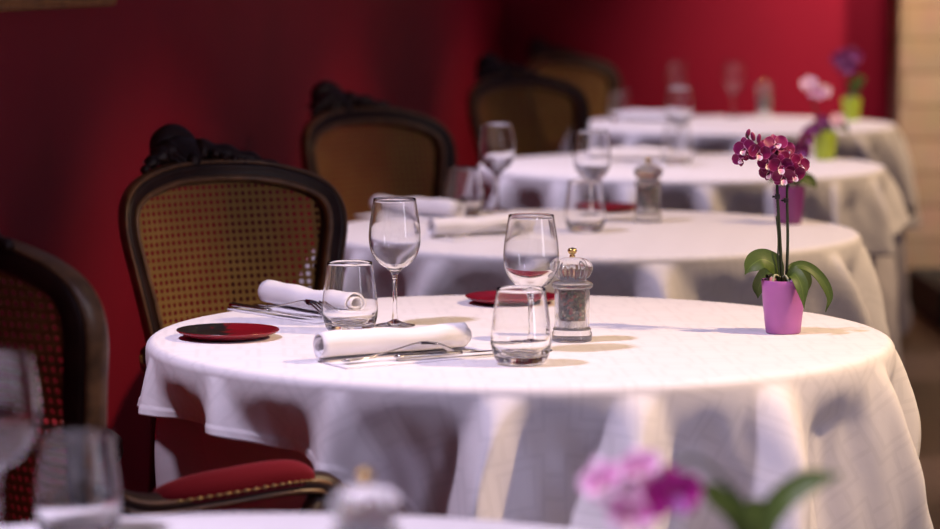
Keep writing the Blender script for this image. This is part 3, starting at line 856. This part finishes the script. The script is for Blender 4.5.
for i, (p, a, ln, lf, lk) in enumerate(SET):
    o = nap0 if i == 0 else make_napkin(i)
    xf(o, p, a, 0, 0, -.0012); tag(o, ln, 'napkin', 'rolled white napkins')
    if lf:
        f = fk0 if i == 0 else copy_tree(fk0)
        xf(f, p, a, -.02 if i != 1 else .012, -.043, .0048, R(3)); tag(f, lf, 'fork', 'dinner forks'); f.scale = (1.0, 1.12, 1.25) if i == 1 else (1, 1, 1)
    if lk:
        k = kn0 if i == 0 else copy_tree(kn0)
        xf(k, p, a, .075 if i == 0 else -.02, -.066, .0046, R(-4 if i == 0 else 0)); tag(k, lk, 'knife', 'table knives')

# ------------------------------------------------------------------ orchids
def ribbon(bm, pts, wf, up=V(0, -.85, .55), fold=.25, thick=.0012, nu=9):
    """leaf blade along pts, width wf(t), slightly folded along its midrib"""
    n = len(pts); fr = []
    for i in range(n):
        t = (pts[min(i + 1, n - 1)] - pts[max(i - 1, 0)]).normalized(); s = t.cross(up)
        if s.length < .05: s = fr[-1][1] if fr else V(1, 0, 0)
        s = s.normalized(); fr.append((pts[i], s, s.cross(t).normalized()))
    def f(u, v, o=0):
        i = v * (n - 1); k = int(min(round(i), n - 1)); p, s, nn = fr[k]; w = wf(v); a = (u - .5) * 2
        return p + s * (w * a) + nn * (w * fold * a * a + o * thick)
    grid(bm, lambda u, v: f(u, v, .5), nu, n); grid(bm, lambda u, v: f(u, v, -.5), nu, n, flip=True)
def flower_mesh(size=.018):
    bm = bmesh.new()
    def petal(ang, ln, w, cup, back, tw=0, pw=.8):
        c, s = math.cos(ang), math.sin(ang)
        def f(u, v):
            a = (u - .5) * 2; r = ln * (.04 + .96 * v); ww = w * (math.sin(PI * min(1, v * .86 + .10)) ** pw)
            x, y = r, a * ww; z = cup * (v ** 2) * ln + .18 * ww * a * a + back + .04 * ln * math.sin(v * 9) * a
            return V(x * c - y * s, x * s + y * c, z)
        grid(bm, f, 9, 9)
    petal(PI / 2, size, size * .36, -.10, 0)
    petal(PI / 2 + R(126), size * .95, size * .34, -.05, -.0004)
    petal(PI / 2 - R(126), size * .95, size * .34, -.05, -.0004)
    petal(R(22), size * 1.0, size * .56, .12, .0012, pw=.6)
    petal(R(158), size * 1.0, size * .56, .12, .0012, pw=.6)
    me = bpy.data.meshes.new('flower'); bm.to_mesh(me); bm.free()
    for p in me.polygons: p.use_smooth = True
    bm = bmesh.new()
    def lip(u, v):
        a = (u - .5) * 2; w = size * .26 * (math.sin(PI * min(1, v * .8 + .15)) ** .7)
        return V(a * w, -size * .52 * v, size * (.08 + .42 * math.sin(v * 2.4)) + size * .22 * a * a)
    grid(bm, lip, 9, 9)
    for s in (-1, 1):
        def lobe(u, v, s=s):
            a = (u - .5) * 2; return V(s * size * (.05 + .20 * v), -size * .06 + a * size * .11 * math.sin(PI * min(1, v * .8 + .15)), size * (.08 + .30 * v))
        grid(bm, lobe, 5, 6)
    ball(bm, (0, size * .04, size * .14), size * .075, 10, 8, (1, 1, 1.6))
    l = bpy.data.meshes.new('lip'); bm.to_mesh(l); bm.free()
    for p in l.polygons: p.use_smooth = True
    return me, l
FM = {}
def get_flower(kind, size):
    k = (kind, size)
    if k not in FM:
        a, b = flower_mesh(size); pm, lm = {'magenta': ('petal_magenta', 'lip_white'), 'pink': ('petal_pink', 'lip_white'), 'hot': ('petal_hot', 'lip_purple'), 'purple': ('petal_purple', 'lip_purple'), 'pale': ('petal_pale', 'lip_white')}[kind]
        a.materials.append(M[pm]); b.materials.append(M[lm]); FM[k] = (a, b)
    return FM[k]
def add_flower(parent, p, face, roll, kind, size):
    a, b = get_flower(kind, size)
    o = bpy.data.objects.new('flower', a); COL.objects.link(o); o.parent = parent
    q = Vector(face).normalized().to_track_quat('Z', 'Y')
    o.rotation_mode = 'QUATERNION'; o.rotation_quaternion = q @ Matrix.Rotation(roll, 3, 'Z').to_quaternion(); o.location = p
    l = bpy.data.objects.new('lip', b); COL.objects.link(l); l.parent = o
    return o
def make_orchid(pot, leaves, stems, flowers, buds=(), h=.085, clips=(), S=1.0):
    g = empty('potted_orchid')
    bm = bmesh.new()
    lathe(bm, [(0, .0005), (.0255, .0005), (.0275, .002), (.0295, .02), (.0325, .05), (.0345, .075), (.0350, h - .001), (.0343, h), (.0330, h - .001), (.0322, .07), (.029, .06), (0, .06)], 48)
    link('pot', bm, pot, g)
    bm = bmesh.new()
    def so(u, v):
        a = u * 2 * PI; r = .0318 * v; return V(r * math.cos(a), r * math.sin(a), h - .012 + .005 * math.sin(a * 5 + v * 9) * v + .004 * (1 - v))
    grid(bm, so, 40, 9, True); link('bark', bm, M['bark'], g)
    for pts, w in leaves:
        P = crom([V(*p) for p in pts], 8)
        bm = bmesh.new(); ribbon(bm, P, lambda t, w=w: w * (.30 + .70 * sstep(0, .35, t)) * (1 - sstep(.55, 1.02, t) ** 1.6) + .0006)
        link('leaf', bm, M['leaf'], g)
    rnd = random.Random(4)
    for k in range(6):
        a = k * 1.05 + .3; bm = bmesh.new()
        tube(bm, crom([(.006 * math.cos(a), .006 * math.sin(a), h + .004), (.018 * math.cos(a + .3), .018 * math.sin(a + .3), h + .007 + .004 * rnd.random()), (.028 * math.cos(a + .5), .028 * math.sin(a + .5), h - .004)], 6), .0018, 7); link('root', bm, M['root'], g)
    for pts, r in stems:
        bm = bmesh.new(); tube(bm, crom([V(*p) for p in pts], 8), r, 8); link('stem', bm, M['stem'], g)
    for p in clips:
        bm = bmesh.new(); box(bm, p[0] - .004, p[0] + .004, p[1] - .004, p[1] + .004, p[2] - .004, p[2] + .004, .0012); box(bm, p[0] - .008, p[0] + .002, p[1] - .0015, p[1] + .0015, p[2] - .0015, p[2] + .0015); link('clip', bm, M['clip'], g, smooth=False)
    for (p, face, roll, kind, size) in flowers: add_flower(g, V(*p), face, roll, kind, size)
    for p, face in buds:
        bm = bmesh.new(); ball(bm, (0, 0, 0), .0036, 10, 8, (1, 1, 2.2)); b = link('bud', bm, M['bud'], g)
        b.rotation_mode = 'QUATERNION'; b.rotation_quaternion = Vector(face).to_track_quat('Z', 'Y'); b.location = p
    return g
G_O = 'potted orchids on the tables'
# helper: local plant coordinates from photograph pixels at the plant's own depth
pot1 = at(783, 333, ZS); sc1 = F / (pot1.y * math.cos(PITCH) + (H0 - .85) * math.sin(PITCH))
def L1(px, py, dy=0): return (((px - 783) / sc1), dy, (333 - py) / sc1)
fl = []
for px, py, dy, fx, fz, roll, sz in (
    (744, 147, -.012, -.55, .05, .25, .0165), (757, 151, -.018, .1, -.1, -.2, .0165), (741, 156, .004, -.7, -.25, .7, .014), (765, 149, .012, .8, .2, -.6, .0150),
    (775, 144, .004, .15, .55, .1, .0175), (768, 161, -.014, -.3, -.05, .2, .0165), (778, 164, -.026, .05, -.1, 0., .0175), (788, 160, .0, .25, .25, -.25, .0175),
    (797, 163, -.008, .55, .1, -.4, .0165), (791, 171, -.024, .3, -.3, -.15, .0165), (781, 174, -.028, -.05, -.35, .1, .0165), (769, 170, -.004, -.5, -.3, .4, .0150), (784, 151, .014, .2, .4, .2, .0165)):
    fl.append((L1(px - 1, py + 1, dy), (fx, -1, fz), roll, 'magenta', sz * 1.16))
o = make_orchid(M['pot_pink'],
    [([(-.004, 0, .082), (-.014, -.002, .106), (-.034, -.008, .117), (-.052, -.012, .108), (-.062, -.012, .094)], .0165),
     ([(.004, 0, .084), (.018, -.002, .106), (.040, -.004, .103), (.060, -.006, .084), (.072, -.006, .058), (.066, -.006, .034)], .0075),
     ([(.004, -.006, .084), (.014, -.026, .096), (.024, -.040, .078), (.028, -.044, .044)], .0105),
     ([(.004, .006, .084), (.022, .024, .098), (.036, .030, .080), (.040, .034, .056)], .012),
     ([(-.004, .004, .084), (-.02, .03, .094), (-.034, .042, .07), (-.036, .045, .05)], .011)],
    [([L1(782, 287), L1(779, 240), L1(776, 195), L1(775, 175, .004), L1(768, 158, .006), L1(756, 146, .004), L1(748, 140, .0), L1(744, 133, -.002)], lambda t: .0028 - .0015 * t),
     ([L1(786, 287, .004), L1(787, 240, .004), L1(786, 195, .006), L1(787, 176, .008), L1(790, 160, .008), L1(786, 150, .008)], lambda t: .0026 - .0012 * t),
     ([L1(780, 287, -.004), L1(777, 262, -.004), L1(777, 238, -.003), L1(775, 215, -.002)], .0012)],
    fl, [(L1(746, 133), (.3, -.3, 1)), (L1(751, 136), (-.3, -.3, 1)), (L1(757, 138), (.1, -.2, 1))], clips=[L1(776, 196), L1(785, 200, .006)])
o.location = pot1; tag(o, 'magenta moth orchid with white-edged petals in a shiny pink pot', 'orchid', G_O)

def leaves_std(s=1.0):
    return [([(-.004, 0, .084), (-.02, -.004, .112), (-.05, -.01, .116), (-.078 * s, -.01, .088)], .017),
            ([(.004, 0, .086), (.024, -.006, .114), (.055, -.008, .110), (.082 * s, -.01, .076)], .016),
            ([(.002, .006, .086), (.008, .03, .108), (.012, .055, .095), (.014, .07, .06)], .015)]
# bottom of the picture: pink orchid on a drooping stem
p0 = at(752, 645, ZS); s0 = F / (p0.y * math.cos(PITCH) + (H0 - .88) * math.sin(PITCH))
def L0(px, py, dy=0): return ((px - 752) / s0, dy, (645 - py) / s0)
o = make_orchid(M['pot_white'],
    [([(.004, 0, .086), (.02, -.004, .122), (.045, -.008, .142), (.075, -.012, .150)], .011), ([(-.004, 0, .084), (-.014, -.004, .112), (-.035, -.006, .132), (-.048, -.008, .138)], .010), ([(0, .006, .086), (.008, .03, .108), (.012, .055, .095), (.014, .07, .06)], .015)],
    [([(0, 0, .08), (-.008, 0, .12), L0(715, 470), L0(690, 455), L0(660, 465, -.01), L0(620, 475, -.01), L0(600, 470, -.01)], lambda t: .003 - .0018 * t)],
    [(L0(668, 487, -.03), (.25, -1, .0), .1, 'hot', .027), (L0(637, 462, -.02), (-.2, -1, .3), .3, 'pink', .020), (L0(628, 506, -.02), (-.2, -1, -.2), -.2, 'pink', .024), (L0(602, 476, -.015), (-.5, -1, .1), .5, 'pink', .022), (L0(648, 492, 0), (0, -1, 0), .4, 'pink', .022)])
o.location = p0; tag(o, 'blurred pink orchid rising over the bottom edge of the picture', 'orchid', G_O)
# purple pot
p2 = at(789, 224, ZS); s2 = F / (p2.y * math.cos(PITCH) + (H0 - .85) * math.sin(PITCH))
def L2(px, py, dy=0): return ((px - 789) / s2, dy, (224 - py) / s2)
o = make_orchid(M['pot_purple'], [([(.004, 0, .086), (.02, -.006, .104), (.045, -.008, .096), (.060, -.01, .080)], .014), ([(-.004, 0, .084), (-.016, .004, .108), (-.03, .01, .11), (-.045, .02, .09)], .014), ([(.002, .006, .086), (.008, .03, .108), (.012, .05, .095), (.014, .065, .06)], .015)],
    [([L2(789, 188), L2(793, 170), L2(800, 150), L2(806, 138)], .0024)],
    [(L2(798, 152, -.01), (.2, -1, .1), .2, 'purple', .026), (L2(793, 168, -.02), (-.1, -1, -.1), -.2, 'purple', .026), (L2(805, 141, 0), (.4, -1, .3), .4, 'purple', .020), (L2(786, 157, .01), (-.6, -1, .2), .1, 'purple', .022)])
o.location = p2; tag(o, 'blurred dark purple orchid in a purple pot, behind the magenta blossoms', 'orchid', G_O)
# lower lime pot
p3 = at(825, 160, ZS); s3 = F / (p3.y * math.cos(PITCH) + (H0 - .85) * math.sin(PITCH))
def L3(px, py, dy=0): return ((px - 825) / s3, dy, (160 - py) / s3)
o = make_orchid(M['pot_lime'], [([(.004, 0, .086), (.02, -.006, .104), (.05, -.008, .10), (.07, -.01, .08)], .014), ([(-.004, 0, .084), (-.016, .004, .104), (-.03, .01, .1), (-.045, .02, .085)], .012)],
    [([L3(825, 130), L3(816, 112), L3(812, 96), L3(818, 84)], .0026)],
    [(L3(808, 84, -.01), (-.2, -1, .2), .2, 'pale', .027), (L3(815, 93, -.02), (0, -1, 0), -.3, 'pink', .026), (L3(823, 92, 0), (.4, -1, .1), .1, 'pale', .026),
     (L3(812, 130, -.03), (-.3, -1, .2), .2, 'purple', .026), (L3(821, 122, -.02), (.1, -1, .4), -.2, 'purple', .026), (L3(806, 134, -.02), (-.5, -1, .0), .6, 'purple', .022), (L3(836, 121, -.02), (.3, -1, .3), .3, 'pale', .026)])
o.location = p3; tag(o, 'blurred orchid with pale pink and purple blooms in the lower lime pot', 'orchid', G_O)
# upper lime pot
p4 = at(851, 121, ZS); s4 = F / (p4.y * math.cos(PITCH) + (H0 - .85) * math.sin(PITCH))
def L4(px, py, dy=0): return ((px - 851) / s4, dy, (121 - py) / s4)
o = make_orchid(M['pot_lime'], [([(.004, 0, .086), (.018, -.006, .13), (.034, -.008, .15), (.05, -.01, .15)], .02), ([(.0, 0, .084), (.008, .004, .114), (.012, .01, .135), (.014, .012, .15)], .02)],
    [([L4(850, 98), L4(848, 80), L4(846, 66), L4(846, 58)], .003)],
    [(L4(841, 60, -.01), (-.3, -1, .1), .2, 'purple', .040), (L4(850, 57, -.01), (.2, -1, .2), -.3, 'purple', .040), (L4(846, 67, -.02), (0, -1, -.2), .1, 'purple', .038)])
o.location = p4; tag(o, 'blurred orchid with dark purple blooms before the red wall, upper lime pot', 'orchid', G_O)

# ------------------------------------------------------------------ light
w = bpy.data.worlds.new('world'); SC.world = w; w.use_nodes = True
w.node_tree.nodes['Background'].inputs[0].default_value = (.62, .50, .85, 1); w.node_tree.nodes['Background'].inputs[1].default_value = .10
def spot(name, loc, aim, power, col, ang, blend=.5, size=.06):
    d = bpy.data.lights.new(name, 'SPOT'); d.energy = power; d.color = col; d.spot_size = R(ang); d.spot_blend = blend; d.shadow_soft_size = size
    o = bpy.data.objects.new(name, d); COL.objects.link(o); o.location = loc
    o.rotation_euler = (V(*aim) - V(*loc)).to_track_quat('-Z', 'Y').to_euler(); return o
def area(name, loc, aim, power, col, sx, sy, spread=180):
    d = bpy.data.lights.new(name, 'AREA'); d.energy = power; d.color = col; d.shape = 'RECTANGLE'; d.size = sx; d.size_y = sy; d.spread = R(spread)
    o = bpy.data.objects.new(name, d); COL.objects.link(o); o.location = loc
    o.rotation_euler = (V(*aim) - V(*loc)).to_track_quat('-Z', 'Y').to_euler(); return o
WARM, COOL = (1, .68, .38), (.86, .74, 1)
def pair(i, wp, cp, wa=42, ca=54):
    c = TB[i]
    spot('warm_spot', (c.x + 1.8, c.y - .5, 2.55), (c.x + .12, c.y - .08, .75), wp, WARM, wa, .7, .06)
    spot('cool_spot', (c.x - .95, c.y - .62, 2.6), (c.x + .08, c.y - .08, .75), cp, COOL, ca, .7, .09)
pair(0, 50, 320)
pair(1, 285, 165)
pair(2, 200, 120)
pair(3, 180, 165)
pair(4, 160, 145)
spot('wall_spot', (1.72, 11.15, 2.75), (1.62, 12.05, 1.4), 190, (1, .82, .75), 64, 1, .1)
spot('stone_fill', (2.6, 10.4, 2.75), (2.0, 11.8, 1.2), 420, (1, .82, .62), 60, 1, .1)  # added lamp, lifts the stone wall; no fitting known there
spot('front_fill', (1.9, 1.6, 2.6), (.0, 4.3, .5), 115, (.76, .66, 1), 30, .9, .3)  # added lavender fill for the front folds of the cloth
area('glint_panel', (3.6, 1.8, 1.5), (.2, 4.7, .8), 4, (.90, .86, 1), .7, 1.8, 90)  # unseen panel added for highlights in the glassware, not a known window
spot('side_wall_spot', (1.9, 6.2, 2.7), (-.45, 8.0, 1.7), 36, (1, .75, .6), 50, 1, .1)
spot('side_wall_spot', (1.7, 4.3, 2.7), (-.7, 6.6, 1.9), 5, (1, .75, .6), 42, 1, .1)

# ------------------------------------------------------------------ view
vs_ = SC.view_settings
vs_.view_transform = 'Standard'; vs_.look = 'None'; vs_.gamma = 1; vs_.use_curve_mapping = False; vs_.exposure = 0
cy = SC.cycles
cy.use_denoising = True; cy.max_bounces = 14; cy.transmission_bounces = 14; cy.transparent_max_bounces = 16; cy.glossy_bounces = 6; cy.diffuse_bounces = 3
cy.caustics_refractive = True; cy.caustics_reflective = False; cy.blur_glossy = .6; cy.sample_clamp_indirect = 6
